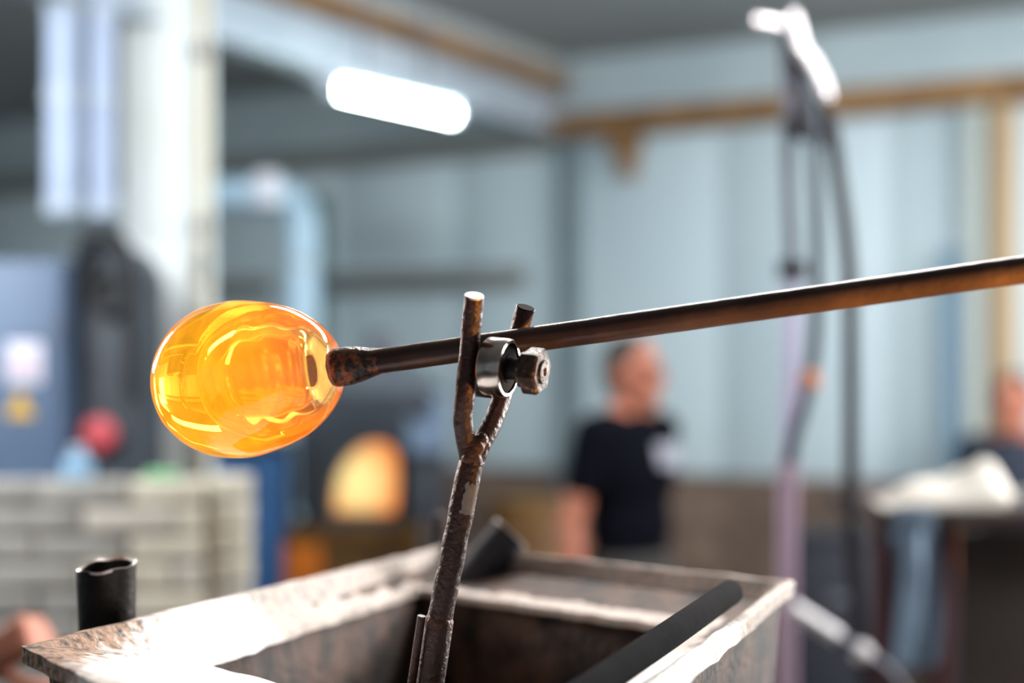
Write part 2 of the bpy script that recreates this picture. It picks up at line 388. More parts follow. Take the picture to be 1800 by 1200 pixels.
MB().lathe((px2(164), 4.80, pz(765)), (0, -1, 0), [(0, .03), (.02, .03), (.02, .046), (.035, .05), (.05, .042), (.056, .02)], 28).build('stop_button', M_red, dm)

# furnace with a glowing mouth
d = 6.0
fx, fz0, fz1 = at(632, 0, d).x, pz(925, d), pz(690, d)
fu = thing('glass_furnace', 'dark steel furnace with a glowing orange arched mouth behind the fork', 'furnace', (fx, 6.3, 0))
aw, ah = 118/F*d/2, (912-770)/F*d
zb = pz(912, d)
arch = [(at(x, 0, d).x-fx, pz(y, d)) for x, y in ((580, 906), (694, 906), (698, 850), (697, 810), (690, 790), (677, 780), (656, 778), (636, 784), (616, 798), (600, 817), (588, 840), (582, 870))]
na = len(arch)
outer = []
X0, X1 = at(520, 0, d).x-fx, at(775, 0, d).x-fx
cz = zb+ah*.4
for x, z in arch:                          # project the arch outline onto the front plate rectangle
    dx, dz = x, z-cz; k = min((X1 if dx > 0 else -X0)/max(abs(dx), 1e-6), (fz1-cz if dz > 0 else cz-fz0)/max(abs(dz), 1e-6))
    outer.append((dx*k, cz+dz*k))
b = MB(); vs = []
for yy, pts in ((6.0, outer), (6.0, arch), (6.16, arch)): vs += [(fx+x, yy, z) for x, z in pts]
fs = [(i, (i+1) % na, na+(i+1) % na, na+i) for i in range(na)]+[(na+i, na+(i+1) % na, 2*na+(i+1) % na, 2*na+i) for i in range(na)]
b.add(vs, fs).build('front_plate', M_dark, fu, 0)
MB().box((fx+(X0+X1)/2, 6.44, (fz0+fz1)/2), (X1-X0, .50, fz1-fz0), None, .01).build('body', M_dark, fu)
m = bpy.data.materials.new('furnace_fire'); m.use_nodes = True; nt = m.node_tree
nt.nodes.remove(nt.nodes['Principled BSDF']); e = nt.nodes.new('ShaderNodeEmission'); tc = nt.nodes.new('ShaderNodeTexCoord')
gr = nt.nodes.new('ShaderNodeTexGradient'); gr.gradient_type = 'SPHERICAL'; mp = nt.nodes.new('ShaderNodeMapping')
mp.inputs['Scale'].default_value = (7.2, 3, 6.2)
nt.links.new(tc.outputs['Object'], mp.inputs[0]); nt.links.new(mp.outputs[0], gr.inputs[0])
r = nt.nodes.new('ShaderNodeValToRGB'); r.color_ramp.elements[0].color = (1, .30, .07, 1); r.color_ramp.elements[0].position = .0
r.color_ramp.elements[1].color = (1, .78, .32, 1); r.color_ramp.elements[1].position = .7
nt.links.new(gr.outputs[0], r.inputs[0]); nt.links.new(r.outputs[0], e.inputs[0]); e.inputs[1].default_value = 1.1
nt.links.new(e.outputs[0], nt.nodes['Material Output'].inputs[0])
MB().add([(fx+x, 6.17, z) for x, z in arch]+[(fx+x, 6.19, z) for x, z in arch], [tuple(range(na))[::-1], tuple(range(na, 2*na))]+[(i, (i+1) % na, na+(i+1) % na, na+i) for i in range(na)]).build('fire', m, fu, 0, origin=(fx-.02, 6.17, zb+ah*.42))
for sx in (-1, 1):
    MB().tube([(fx+sx*(aw+.03), 5.98, zb-.02), (fx+sx*(aw+.03), 5.98, zb+ah*.9)], .012, 12).build('door_rail', M_black, fu)
hz = [(X0-.02, fz1), (X1+.02, fz1), (X1-.16, fz1+.12), (X0+.16, fz1+.12)]
MB().add([(fx+x, 5.99, z) for x, z in hz]+[(fx+x, 6.6, z) for x, z in hz], [(3, 2, 1, 0), (4, 5, 6, 7), (0, 1, 5, 4), (1, 2, 6, 5), (2, 3, 7, 6), (3, 0, 4, 7)]).build('hood', mat('hood_steel', col(84, 92, 100), None, .5), fu, 0)
MB().tube([(fx+.05, 6.35, fz1+.10), (fx+.05, 6.35, fz1+.22)], .05, 20).build('flue', M_greyp, fu)
st = thing('furnace_stand', 'ochre steel stand under the furnace', 'stand', (fx, 6.3, 0))
MB().box((fx-.0, 6.32, fz0-.03), (.52, .66, .06), None, .006).build('table_plate', M_ochre, st)
MB().box((fx-.0, 6.03, fz0-.20), (.50, .02, .28), None, .004).build('front_panel', M_ochre, st)
MB().box((fx-.20, 6.01, fz0-.15), (.13, .02, .2), None, .004).build('burner_cover', mat('orange_paint', col(222, 118, 20), None, .5), st)
for sx in (-.22, .22):
    for yy in (6.03, 6.6): MB().box((fx+sx, yy, (fz0-.06)/2), (.05, .05, fz0-.06), None, .004).build('leg', M_ochre, st)
bt = thing('blue_tank', 'blue steel tank standing left of the furnace behind the brick pier', 'tank', (at(445, 0, 6.1).x, 6.1, 0))
tx = at(440, 0, 6.1).x
MB().box((tx, 6.15, pz(790, 6.0)/2), (.27, .3, pz(790, 6.0)), None, .03).build('body', M_blue, bt)
MB().box((tx, 6.15, pz(785, 6.0)), (.28, .32, .02), None, .006).build('lid', M_dark, bt)
# pale panel box behind the fork, right of the furnace
q = at(750, 745, 5.85)
pb = thing('panel_box', 'pale grey blue box mounted on a pole right of the furnace mouth', 'box', (q.x, 5.85, 0))
MB().box(q, (.13, .10, .2), None, .01).build('case', mat('pale_box', col(120, 140, 164), None, .5), pb)
MB().tube([(q.x, 5.88, 0), (q.x, 5.88, q.z-.09)], .02, 12).build('pole', M_greyp, pb)
MB().lathe(at(735, 705, 5.80), (0, -1, 0), [(0, .05), (.04, .055), (.05, .03)], 20).build('gauge', M_dark, pb)
q = at(935, 880, 6.3)
od = thing('ochre_drum', 'dull ochre steel drum standing in the shade left of the man', 'drum', (q.x, 6.3, 0))
MB().lathe((q.x, 6.3, 0), (0, 0, 1), [(0, .15), (.02, .155), (.35, .155), (.36, .162), (.38, .155), (.72, .155), (.73, .162), (.75, .155), (q.z-.02, .155), (q.z, .15)], 32).build('body', M_ochre, od)
MB().lathe((q.x, 6.3, q.z-.012), (0, 0, 1), [(0, .160), (.02, .160), (.02, .148)], 32).build('rim', M_ochre, od)
# low crates in the dark band by the hose stand
q = at(1470, 1010, 6.1)
cr = thing('dark_crate', 'dark navy crate standing on the floor behind the hose stand', 'crate', (q.x, 6.1, 0))
MB().box((q.x, 6.1, .5), (.34, .3, 1.0), None, .012).build('body', mat('navy_crate', col(20, 22, 34), None, .7), cr)
MB().box((q.x, 6.1, 1.01), (.36, .32, .03), None, .008).build('lid', mat('crate_lid', col(28, 29, 38), None, .7), cr)
MB().box((q.x, 5.945, .8), (.12, .02, .03), None, .004).build('handle', M_greyp, cr)

# ------------------------------------------------------------------ people
def solid(mb, name, m, parent, vox, it=6, fac=.5):
    me = bpy.data.meshes.new('tmp'); me.from_pydata(mb.v, [], mb.f)
    bm = bmesh.new(); bm.from_mesh(me); bmesh.ops.recalc_face_normals(bm, faces=bm.faces); bm.to_mesh(me); bm.free()
    o = bpy.data.objects.new('tmp', me); C.objects.link(o)
    md = o.modifiers.new('r', 'REMESH'); md.mode = 'VOXEL'; md.voxel_size = vox
    ms = o.modifiers.new('s', 'SMOOTH'); ms.iterations = it; ms.factor = fac
    dg = bpy.context.evaluated_depsgraph_get(); dg.update()
    ne = bpy.data.meshes.new_from_object(o.evaluated_get(dg)); ne.name = name
    bpy.data.objects.remove(o); bpy.data.meshes.remove(me)
    ne.materials.clear(); ne.materials.append(m)
    ne.polygons.foreach_set('use_smooth', [True]*len(ne.polygons))
    r = bpy.data.objects.new(name, ne); C.objects.link(r); r.parent = parent
    return r
def hand(mb, wr, d, nrm, side, curl):
    """wr wrist, d direction of the palm, nrm palm normal (towards the palm side), side +1/-1 picks the thumb side"""
    d = V(d).normalized(); nrm = V(nrm); nrm = (nrm-d*nrm.dot(d)).normalized(); lat = d.cross(nrm)*side
    k = wr+d*.09
    for i, f in enumerate((-.030, -.010, .010, .028)):
        mb.cap(wr+lat*f*.6+d*.012, k+lat*f, .016, .0125)
    for i, (f, L) in enumerate(((-.030, .068), (-.010, .080), (.011, .086), (.031, .076))):
        p = k+lat*f; dr = d.copy()
        for j, s in enumerate((.45, .32, .23)):
            dr = Quaternion(d.cross(nrm), curl*(1 if j else .8)) @ dr
            q = p+dr*L*s*1.1; mb.cap(p, q, .0095-.001*j, .0088-.001*j); p = q
    p = wr+lat*.030+d*.025; dr = (d*.6+lat*.75+nrm*.35).normalized()
    for j, s in enumerate((.045, .034, .028)):
        q = p+dr*s; mb.cap(p, q, .0125-.0015*j, .011-.0015*j); p = q
        dr = (dr+nrm*curl*.45-lat*curl*.35+d*.15).normalized()
def person(label, loc, rot, ht, arms, hands, head_yaw=0, shirt=M_navy, lean=0.0, printed=False, hair=M_hair):
    """standing person, local front is -Y, right side -X; arms: {-1/+1: (elbow, wrist)}"""
    root = thing('person', label, 'person', loc); root.rotation_euler = (0, 0, rot); k = ht/1.72
    def P(x, y, z): return V((x*k, (y-lean*max(z-.95, 0))*k, z*k))
    b = MB(); sh = MB(); tr = MB()
    for (x, y, z, rx, ry, rz) in ((0, .01, .97, .165, .12, .13), (0, 0, 1.12, .150, .112, .16), (0, .0, 1.29, .172, .122, .17), (0, .01, 1.38, .16, .10, .10)):
        b.ball(P(x, y, z), (rx*k, ry*k, rz*k)); sh.ball(P(x, y, z), (rx*k+.014, ry*k+.014, rz*k+.012))
    for s in (-1, 1):
        S_ = P(s*.185, .01, 1.415); E, Wr = V(arms[s][0])*k, V(arms[s][1])*k
        b.cap(P(s*.05, .01, 1.45), S_, .06*k, .055*k); sh.cap(P(s*.06, .01, 1.435), S_, .066*k, .068*k)
        b.cap(S_, E, .052*k, .041*k); b.cap(E, Wr, .041*k, .027*k)
        b.ball(E.lerp(Wr, .28), .043*k)
        sh.cap(S_, S_.lerp(E, .55), .068*k, .060*k)
        d = (Wr-E).normalized(); nr, cu = hands[s]
        hand(b, Wr, d, nr, s if True else s, cu)
        hp_, kn, an = P(s*.09, .01, .93), P(s*.10, -.01, .50), P(s*.105, .03, .09)
        b.cap(hp_, kn, .088*k, .056*k); b.cap(kn, an, .054*k, .036*k); b.ball(kn.lerp(an, .3)+V((0, .018, 0)), .055*k)
        tr.cap(hp_, kn, .102*k, .074*k); tr.cap(kn, an, .073*k, .062*k)
        b.cap(an, P(s*.115, -.09, .045), .036*k, .03*k)
        sb = MB(); sb.ball(P(s*.115, -.04, .05), (.052*k, .14*k, .05*k)); sb.box(P(s*.115, -.04, .0125), (.10*k, .28*k, .025*k), None, .008)
        solid(sb, 'shoe', M_shoe, root, .01)
    tr.ball(P(0, .01, .97), (.182*k, .137*k, .13*k))
    hd = P(0, -.02, 1.61); Rz = Matrix.Rotation(head_yaw, 3, 'Z')
    def Hh(x, y, z): return hd+Rz @ V((x, y, z))*k
    b.cap(P(0, .02, 1.43), Hh(0, .02, -.05), .056*k, .052*k)
    b.ball(Hh(0, .015, .02), (.074*k, .094*k, .098*k), Rz, 20, 14)
    b.ball(Hh(0, -.025, -.06), (.055*k, .062*k, .062*k), Rz)
    b.ball(Hh(0, -.060, -.098), (.026*k, .022*k, .02*k), Rz)
    b.cap(Hh(0, -.082, .015), Hh(0, -.102, -.022), .010*k, .014*k)
    for s in (-1, 1):
        b.ball(Hh(s*.076, .015, -.01), (.010*k, .02*k, .032*k), Rz)
        b.ball(Hh(s*.03, -.074, .022), (.022*k, .014*k, .010*k), Rz)
        b.ball(Hh(s*.035, -.062, -.03), (.022*k, .020*k, .022*k), Rz)
    b.ball(Hh(0, -.084, -.052), (.022*k, .010*k, .007*k), Rz); b.ball(Hh(0, -.082, -.066), (.019*k, .010*k, .008*k), Rz)
    solid(b, 'body', M_skin, root, .0062*k, 5)
    o = solid(sh, 'shirt', shirt, root, .011*k, 5); solid(tr, 'trousers', M_trouser, root, .012*k, 5)
    hb = MB(); hb.ball(Hh(0, .03, .042), (.080*k, .092*k, .086*k), Rz, 20, 14); hb.ball(Hh(0, .055, -.01), (.072*k, .062*k, .075*k), Rz)
    solid(hb, 'hair', hair, root, .008*k, 3)
    for s in (-1, 1):
        MB().ball(Hh(s*.031, -.079, .004), .0095*k, None, 10, 7).build('eye', M_eye, root)
        MB().cap(Hh(s*.016, -.088, .026), Hh(s*.046, -.078, .026), .004*k, .003*k).build('eyebrow', hair, root)
    for ch in root.children:
        if ch.name.split('.')[0] in ('eye', 'eyebrow'): ch.location = (0, 0, 0)
    bl = MB(); bl.ball(P(0, .01, 1.0), (.186*k, .140*k, .02*k), None, 24, 6); solid(bl, 'belt', M_shoe, root, .006)
    if printed:
        pb_ = MB(); vs = []
        for i in range(9):
            for j in range(5):
                x = -.03+.14*i/8; z = 1.31+.07*j/4
                dz = (z-1.29)/.182; yy = -.136*math.sqrt(max(1-(x/.186)**2-dz*dz, .02))
                vs.append(P(x, yy-.006, z))
        nv = len(vs); vs += [v+V((0, .004, 0)) for v in vs]
        fs = [(i*5+j, i*5+j+1, (i+1)*5+j+1, (i+1)*5+j) for i in range(8) for j in range(4)]
        fs += [tuple(nv+q for q in f[::-1]) for f in fs]
        o = pb_.add(vs, fs).build('shirt_print', M_print, root); o.location = (0, 0, 0)
    return root
dn = lambda s: ((s*.25, .03, 1.12), (s*.27, -.05, .87))
person('man in a dark navy T-shirt standing with arms hanging before the blue wall', (at(1108, 0, 5.5).x, 5.5, 0), math.radians(50), 1.70,
       {-1: ((-.24, .06, 1.13), (-.25, .02, .88)), 1: ((.22, .16, 1.14), (.04, .22, 1.0))}, {-1: ((1, 0, 0), .35), 1: ((0, .9, .3), .35)}, math.radians(5), printed=True)
person('person in dark clothes cut off by the right frame edge beyond the pale bench', (at(1790, 0, 6.4).x, 6.4, 0), math.radians(-30), 1.58,
       {-1: dn(-1), 1: dn(1)}, {-1: ((1, 0, 0), .35), 1: ((-1, 0, 0), .35)}, lean=.12, shirt=mat('slate_cotton', col(38, 44, 58), None, .9))
# worker left of the frame, only the fist and forearm show
hpos = at(14, 1086, 2.75)
wl = V((hpos.x-.46, 2.9, 0))
rw = math.radians(82)
def to_local(p):
    q = Matrix.Rotation(-rw, 3, 'Z') @ (V(p)-wl); return q/(1.72/1.72)
wr_ = to_local(hpos+V((-.045, 0, -.075))); el_ = to_local(hpos+V((-.23, .02, -.19)))
person('worker at the left frame edge, of whom only a closed fist and wrist show', tuple(wl), rw, 1.72,
       {-1: (tuple(el_), tuple(wr_)), 1: dn(1)}, {-1: ((.7, -.3, -.3), 1.25), 1: ((-1, 0, 0), .35)}, shirt=mat('grey_cotton', col(70, 72, 78), None, .9))

# ------------------------------------------------------------------ hose stand
d = 3.7
hs = thing('hose_stand', 'mauve steel post with a hooked top carrying dark hoses right of the man', 'hose stand', (at(1388, 0, d).x, d, 0))
A = lambda x, y, dd=d: at(x, y, dd)
p = A(1386, 800); MB().tube([(p.x, d, 0), A(1384, 1000), A(1386, 805)], 17/F*d, 24).build('lower_post', M_mauve, hs)
MB().tube([A(1386, 810), A(1392, 640), A(1393, 478)], 13/F*d, 20).build('middle_post', M_lilac, hs)
MB().tube([A(1393, 480), A(1386, 300), A(1382, 50)], 11/F*d, 16).build('upper_post', M_greyp, hs)
MB().lathe(A(1393, 488), (0, 0, 1), [(0, .032), (.035, .032)], 20).build('collar', M_hose, hs)
MB().box((p.x, d, .012), (.34, .34, .024), None, .004).build('base_plate', M_hose, hs)
pl = [(1372, 60), (1400, 55), (1428, 120), (1452, 190), (1448, 262), (1410, 248), (1384, 240)]
n = len(pl); MB().add([A(x, y, d-.012) for x, y in pl]+[A(x, y, d+.012) for x, y in pl], [tuple(range(n)), tuple(range(n, 2*n))[::-1]]+[(i, n+i, n+(i+1) % n, (i+1) % n) for i in range(n)]).build('gusset_plate', M_hose, hs, 0)
MB().tube([A(1326, 38, d-.03), A(1350, 41, d-.03), A(1385, 48, d-.02)], 10/F*d, 14).build('side_peg', M_shiny, hs)
MB().tube(curve([A(1388, 26, d-.03), A(1396, 40, d-.03), A(1408, 85, d-.03), A(1430, 115, d-.03), A(1446, 150, d-.03), A(1451, 175, d-.03)], 8), 12/F*d, 16).build('hook_rail', M_shiny, hs)
for (x, y) in ((1390, 30), (1412, 95), (1450, 164)): MB().ball(A(x, y-3, d-.045), 7/F*d, None, 16, 10).build('glint_ball', M_glint, hs)  # glossy balls added to catch the lamp as glints along the rail
h1 = MB().tube(curve([A(1455, 192, d-.03), A(1464, 240, d-.025), A(1472, 300, d), A(1486, 400, d), A(1494, 500, d), A(1496, 640, d), A(1496, 800, d), A(1498, 930, d), A(1508, 1080, d), A(1530, 1250, d)], 8)
               + [V((A(1545, 0).x, d, .02))], 13.5/F*d, 18).build('hose', M_hose)
tag(h1, 'long dark hose hanging down from the hose stand on its right side', 'hose', 'hoses on the stand')
h2 = MB().tube(curve([A(1412, 136, d-.058), A(1426, 200, d-.055), A(1434, 320, d-.05), A(1437, 460, d-.055), A(1432, 600, d-.06), A(1416, 700, d-.06), A(1396, 768, d-.06), A(1388, 812, d-.047)], 8), 11.5/F*d, 18).build('hose', mat('teal_hose', col(56, 64, 72), None, .7))
tag(h2, 'shorter grey hose curving from the stand top back into the mauve post', 'hose', 'hoses on the stand')
q = at(1428, 668, d-.085)
cp = MB(); cp.lathe(q+V((-.004, .012, -.02)), (0, 0, 1), [(0, .014), (.006, .02), (.034, .02), (.04, .014)], 16)
tag(cp.build('hose_coupling', mat('copper', col(206, 124, 76), None, .35, .8)), 'small copper coupling on the shorter grey hose', 'coupling')
fb = thing('floor_prop', 'shiny diagonal metal tube leaning low against the hose stand', 'metal tube', at(1460, 1115, 3.55))
e0, e1 = at(1392, 1068, 3.55), at(1560, 1175, 3.55); dv = e1-e0
MB().tube([e0, e0+dv*.48], .017, 18).build('upper_tube', M_shiny, fb)  # highlight on the upper half is put into its pale colour
MB().tube([e0+dv*.46, e1, V((e1.x+.7, 3.55, .02))], .012, 18).build('lower_tube', M_greyp, fb)
MB().lathe(e0+dv*.66, dv, [(0, .016), (.015, .023), (.035, .016)], 18).build('clamp', M_shiny, fb)

# ------------------------------------------------------------------ bench at the right with a pale cloth
d = 3.7
bz = pz(897, d)
bn = thing('work_bench', 'dark brown work bench with a closed front at the right frame edge', 'bench', (at(1760, 0, d).x, d+.3, 0))
x0 = at(1556, 0, d).x; x1 = x0+.95
MB().box(((x0+x1)/2, d+.33, bz-.02), (x1-x0, .68, .04), None, .004).build('top', M_bench, bn)
xl = at(1640, 0, d).x
for xx in (xl+.03, x1-.05):
    for yy in (d+.04, d+.62): MB().box((xx, yy, (bz-.04)/2), (.05, .05, bz-.04), None, .004).build('leg', M_benchred, bn)
MB().box(((xl+x1)/2+.03, d+.06, (bz-.04)/2+.1), (x1-xl-.08, .02, bz-.26), None, .003).build('front_panel', mat('bench_panel', col(92, 80, 74), col(78, 68, 64), .8, scale=5), bn)
MB().box(((xl+x1)/2, d+.33, .25), (x1-xl-.06, .5, .03), None, .003).build('lower_shelf', M_bench, bn)
b = MB(); NX, NY = 30, 12; vs = []
prof = [(0, .004), (.10, .03), (.28, .052), (.45, .060), (.62, .082), (.8, .108), (.92, .108), (1, .05)]
def pf(u):
    for (a, h), (c, k) in zip(prof, prof[1:]):
        if u <= c: return h+(k-h)*(u-a)/(c-a)
    return prof[-1][1]
for lay in (0, 1):
    for i in range(NX+1):
        for j in range(NY+1):
            u, v = i/NX, j/NY; x = x0+.002+u*.31+.03*v; y = d+.03+v*.26
            e = min(1, 5*min(u, 1-u, 1.0)+.05)*min(1, 3.5*min(v, 1-v)+.25)
            z = pf(u)*e*(.9+.25*noise.noise((x*14, y*14, 1)))+.004
            vs.append((x, y, bz+(max(z, .004) if lay == 0 else .0005)))
K = (NX+1)*(NY+1); fs = []
for i in range(NX):
    for j in range(NY):
        a = i*(NY+1)+j; f = (a, a+1, a+NY+2, a+NY+1); fs += [f[::-1], tuple(K+q for q in f)]
for i in range(NX): fs += [(i*(NY+1), K+i*(NY+1), K+(i+1)*(NY+1), (i+1)*(NY+1)), (i*(NY+1)+NY, (i+1)*(NY+1)+NY, K+(i+1)*(NY+1)+NY, K+i*(NY+1)+NY)]
for j in range(NY): fs += [(j, j+1, K+j+1, K+j), (NX*(NY+1)+j, K+NX*(NY+1)+j, K+NX*(NY+1)+j+1, NX*(NY+1)+j+1)]
tag(b.add(vs, fs).build('crumpled_cloth', M_cloth, None, 60), 'bright crumpled white cloth heaped on the bench at the right', 'cloth')
b = MB(); vs = []
for lay in (0, .006):
    for i in range(9):
        for j in range(13):
            u, v = i/8, j/12; vs.append((at(1562, 0, d).x+.095*u+.01*math.sin(v*3), d-.028+lay+.012*math.sin(u*9+v*2)-.006, bz-.042-v*.30*(1-.1*abs(u-.5))))
K = 117; fs = []
for i in range(8):
    for j in range(12):
        a = i*13+j; f = (a, a+1, a+14, a+13); fs += [f, tuple(K+q for q in f[::-1])]
b.add(vs, fs)
b.box((at(1562, 0, d).x+.05, d-.0205, bz-.02), (.09, .012, .06), None, .003)
tag(b.build('hanging_rag', M_bluecloth), 'blue grey rag hanging from the left end of the bench top', 'rag')
q = at(1796, 872, d)
bx = thing('small_tin', 'small pale grey tin on the bench at the frame edge beside the cloth', 'tin', (q.x+.03, d+.02, bz))
MB().lathe((q.x+.035, d+.035, bz), (0, 0, 1), [(0, .024), (.036, .024)], 20).build('can', mat('tin_blue', col(176, 186, 204), None, .4), bx)
MB().lathe((q.x+.035, d+.035, bz+.034), (0, 0, 1), [(0, .026), (.008, .026)], 20).build('lid', M_shiny, bx)

# ------------------------------------------------------------------ hopper (iron trough) in front
hz0, hz1 = 1.378, 1.340
Oc = [V((-.393, 1.375, hz0)), V((-.088, 2.15, hz0)), V((.294, 1.79, hz0)), V((.035, .98, hz0)), V((-.285, 1.212, hz0-.004))]
def on(px, py, h): dd = F*h/(py-HY); return at(px, py, dd)
K7 = 1.07
def sc(p): return V((p.x*K7, p.y*K7, CH+(p.z-CH)*K7))
Oc = [sc(p) for p in Oc]
Ia, Ib, Ic = on(340, 1168, .26*K7), on(737, 1037, .26*K7), on(1195, 1105, .26*K7)
Id = Ia+Ic-Ib; Ip = Ia.lerp(Id, .22)
Ic_ = [Ia, Ib, Ic, Id, Ip]
Fb, Fc = on(795, 1000, .252*K7), on(1335, 1074, .252*K7)
Fc_ = [Oc[0].lerp(Ia, .5)+V((0, 0, .004)), Fb, Fc, Oc[3].lerp(Id, .5), Oc[4].lerp(Ip, .5)]
tr = thing('iron_hopper', 'rusty iron hopper with a wide battered flange standing under the glass bulb', 'hopper', (-.03, 1.7, 0))
SEG = [30, 26, 30, 24, 8]
def loop(cs, amp, dz=0.0, f=26, seed=0, off=0):
    out = []
    cen = sum(cs, V())/5
    for k in range(5):
        a, c = cs[k], cs[(k+1) % 5]
        for i in range(SEG[k]):
            p = a.lerp(c, i/SEG[k]); n = noise.noise_vector((p+V((seed, seed*2, 0)))*f)
            dd = (p-cen); dd.z = 0; dd.normalize()
            p = p+V((n.x*amp, n.y*amp, n.z*amp*.7))+dd*off; p.z += dz; out.append(p)
    return out
def skin_loops(b, loops, close=True):
    n = len(loops[0]); vs = [p for l in loops for p in l]
    fs = [(i*n+j, i*n+(j+1) % n, (i+1)*n+(j+1) % n, (i+1)*n+j) for i in range(len(loops)-1) for j in range(n)]
    if close: k = len(loops)-1; fs += [(k*n+j, k*n+(j+1) % n, (j+1) % n, j) for j in range(n)]
    b.add(vs, fs)
# flange: bottom outer edge, outer edge, top outer, foot, inner edge, underside
def mid(a, b, k): return [p.lerp(q, k) for p, q in zip(a, b)]
Lo0 = loop(Oc, .0028, -.014, seed=1, off=.002); Lo1 = loop(Oc, .0028, 0, seed=1, off=.003); Lo2 = loop(Oc, .0028, .001, seed=1, off=-.010)
Lf = loop(Fc_, .004, 0, seed=2); Li = loop(Ic_, .0035, .002, seed=3); Li2 = loop(Ic_, .0035, -.006, seed=3, off=-.003)
fl = [Lo0, Lo1, Lo2]+[mid(Lo2, Lf, k) for k in (.25, .5, .75)]+[Lf]+[mid(Lf, Li, k) for k in (.25, .5, .75)]+[Li, Li2]
for l in fl[3:10]:
    for p in l: p.z += .0022*noise.noise(p*70)+.003*noise.noise(p*22)
un = [mid(Li2, Lo0, k) for k in (.3, .7)]
for l in un:
    for p in l: p.z -= .010
b = MB(); skin_loops(b, fl+un)
# dusty rust, the sunlit patch painted in as white
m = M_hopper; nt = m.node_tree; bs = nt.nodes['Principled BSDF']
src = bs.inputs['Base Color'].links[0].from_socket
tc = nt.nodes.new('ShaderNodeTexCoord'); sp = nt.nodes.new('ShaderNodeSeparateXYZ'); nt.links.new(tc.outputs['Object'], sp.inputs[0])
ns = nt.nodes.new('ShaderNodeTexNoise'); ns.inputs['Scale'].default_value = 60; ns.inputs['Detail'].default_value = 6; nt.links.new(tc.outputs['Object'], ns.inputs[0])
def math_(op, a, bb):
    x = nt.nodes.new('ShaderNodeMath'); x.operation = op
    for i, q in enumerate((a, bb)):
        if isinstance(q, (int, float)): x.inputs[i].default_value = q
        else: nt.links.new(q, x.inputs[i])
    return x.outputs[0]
# distance along the flange (object space): painted sunlit white starts beyond the rusty corner
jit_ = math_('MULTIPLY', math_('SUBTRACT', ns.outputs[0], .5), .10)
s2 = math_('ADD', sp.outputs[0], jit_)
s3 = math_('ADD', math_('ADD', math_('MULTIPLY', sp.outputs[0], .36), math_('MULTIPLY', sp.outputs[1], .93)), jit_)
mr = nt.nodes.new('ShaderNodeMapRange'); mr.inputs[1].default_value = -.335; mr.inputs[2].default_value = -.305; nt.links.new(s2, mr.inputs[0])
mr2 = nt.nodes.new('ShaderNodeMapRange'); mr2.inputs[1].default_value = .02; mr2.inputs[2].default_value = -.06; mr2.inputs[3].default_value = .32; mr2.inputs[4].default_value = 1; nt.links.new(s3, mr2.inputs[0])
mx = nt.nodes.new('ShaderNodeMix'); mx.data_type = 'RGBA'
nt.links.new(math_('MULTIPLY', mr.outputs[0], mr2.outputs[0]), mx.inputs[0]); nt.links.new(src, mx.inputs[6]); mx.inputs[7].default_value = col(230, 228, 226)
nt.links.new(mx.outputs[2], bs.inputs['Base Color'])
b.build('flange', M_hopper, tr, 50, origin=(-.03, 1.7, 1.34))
Lw = loop(Oc, 0, -.02, off=-.02); Lw2 = loop(Oc, 0, -.30, off=-.05); Lw3 = loop(Oc, .0, -.62, off=-.13)
In1 = loop(Ic_, .003, -.004, seed=3, off=.004); In2 = loop(Ic_, .004, -.12, seed=5, off=-.006); In3 = loop(Ic_, .004, -.30, seed=6, off=-.018); In4 = loop(Ic_, .003, -.56, seed=7, off=-.04)
b = MB(); skin_loops(b, [Lw3, Lw2, Lw, In1, In2, In3, In4], False)
n = len(Lw); b.add([p for p in In4], [tuple(range(n))]); b.add([p for p in Lw3], [tuple(range(n))])
b.build('basin', M_inside, tr, 50)
for (x, y) in ((-.26, 1.50), (-.10, 2.06), (.18, 1.82), (.0, 1.31)):
    MB().box((x, y, .375), (.05, .05, .75), None, .004).build('leg', M_soot, tr)

# tubes welded outside the hopper as tool rests
def tool_tube(name, label, foot, top, r, dent, m=M_soot, parent=None):
    o = parent or thing(name, label, 'tube', foot)
    foot, top = V(foot), V(top); ax = (top-foot); L = ax.length; n = 40
    b = MB(); prof = [(0, r*.93), (L*.3, r*.94), (L*.7, r*.97), (L*.93, r), (L, r*1.02), (L-.002, r*.90), (L-.02, r*.82), (L-.12, r*.8), (L-.14, .001)]
    b.lathe(foot, ax, prof, n)
    a = ax.normalized()
    for i, v in enumerate(b.v):
        v = V(v); h = (v-foot).dot(a); rad = v-foot-a*h
        if rad.length > r*.5:
            k = max(0, (h-L*.8)/(L*.2)) if dent else 0
            v = v+a*k*(.006*noise.noise(v*55)+dent*rad.x/r)+rad*k*.16*noise.noise(v*40)+rad*.03*noise.noise(v*60)
            b.v[i] = tuple(v)
    vs = b.v; b.v = vs[:]; brl = b.build('barrel' if parent is None else 'socket_tube', m, o, 50)
    rim = MB(); i0 = 4*n; ring = vs[i0:i0+2*n]
    rim.add([V(v)+a*.0006 for v in ring]+[V(v)-a*.002 for v in ring], [(j, (j+1) % n, n+(j+1) % n, n+j) for j in range(n)]+[(2*n+j, 2*n+(j+1) % n, (j+1) % n, j) for j in range(n)]
            +[(n+j, n+(j+1) % n, 3*n+(j+1) % n, 3*n+j) for j in range(n)]).build('rim', M_cut, o if parent is None else brl, 50)
    if parent: brl['label'] = label
    return o
t1 = tool_tube('tool_tube', 'black iron tube with a torn open top at the left of the hopper', at(192, 1310, 1.70), at(186, 994, 1.665), 51/F*1.68, .0045)
MB().box(at(205, 1215, 1.70)+V((.035, 0, 0)), (.10, .02, .03), None, .003).build('weld_strap', M_soot, t1)
t2 = tool_tube('tool_tube', 'short slate grey socket tube leaning at the far corner', at(850, 988, 2.20), at(897, 938, 2.21), 36/F*2.21, 0, M_slate, tr)
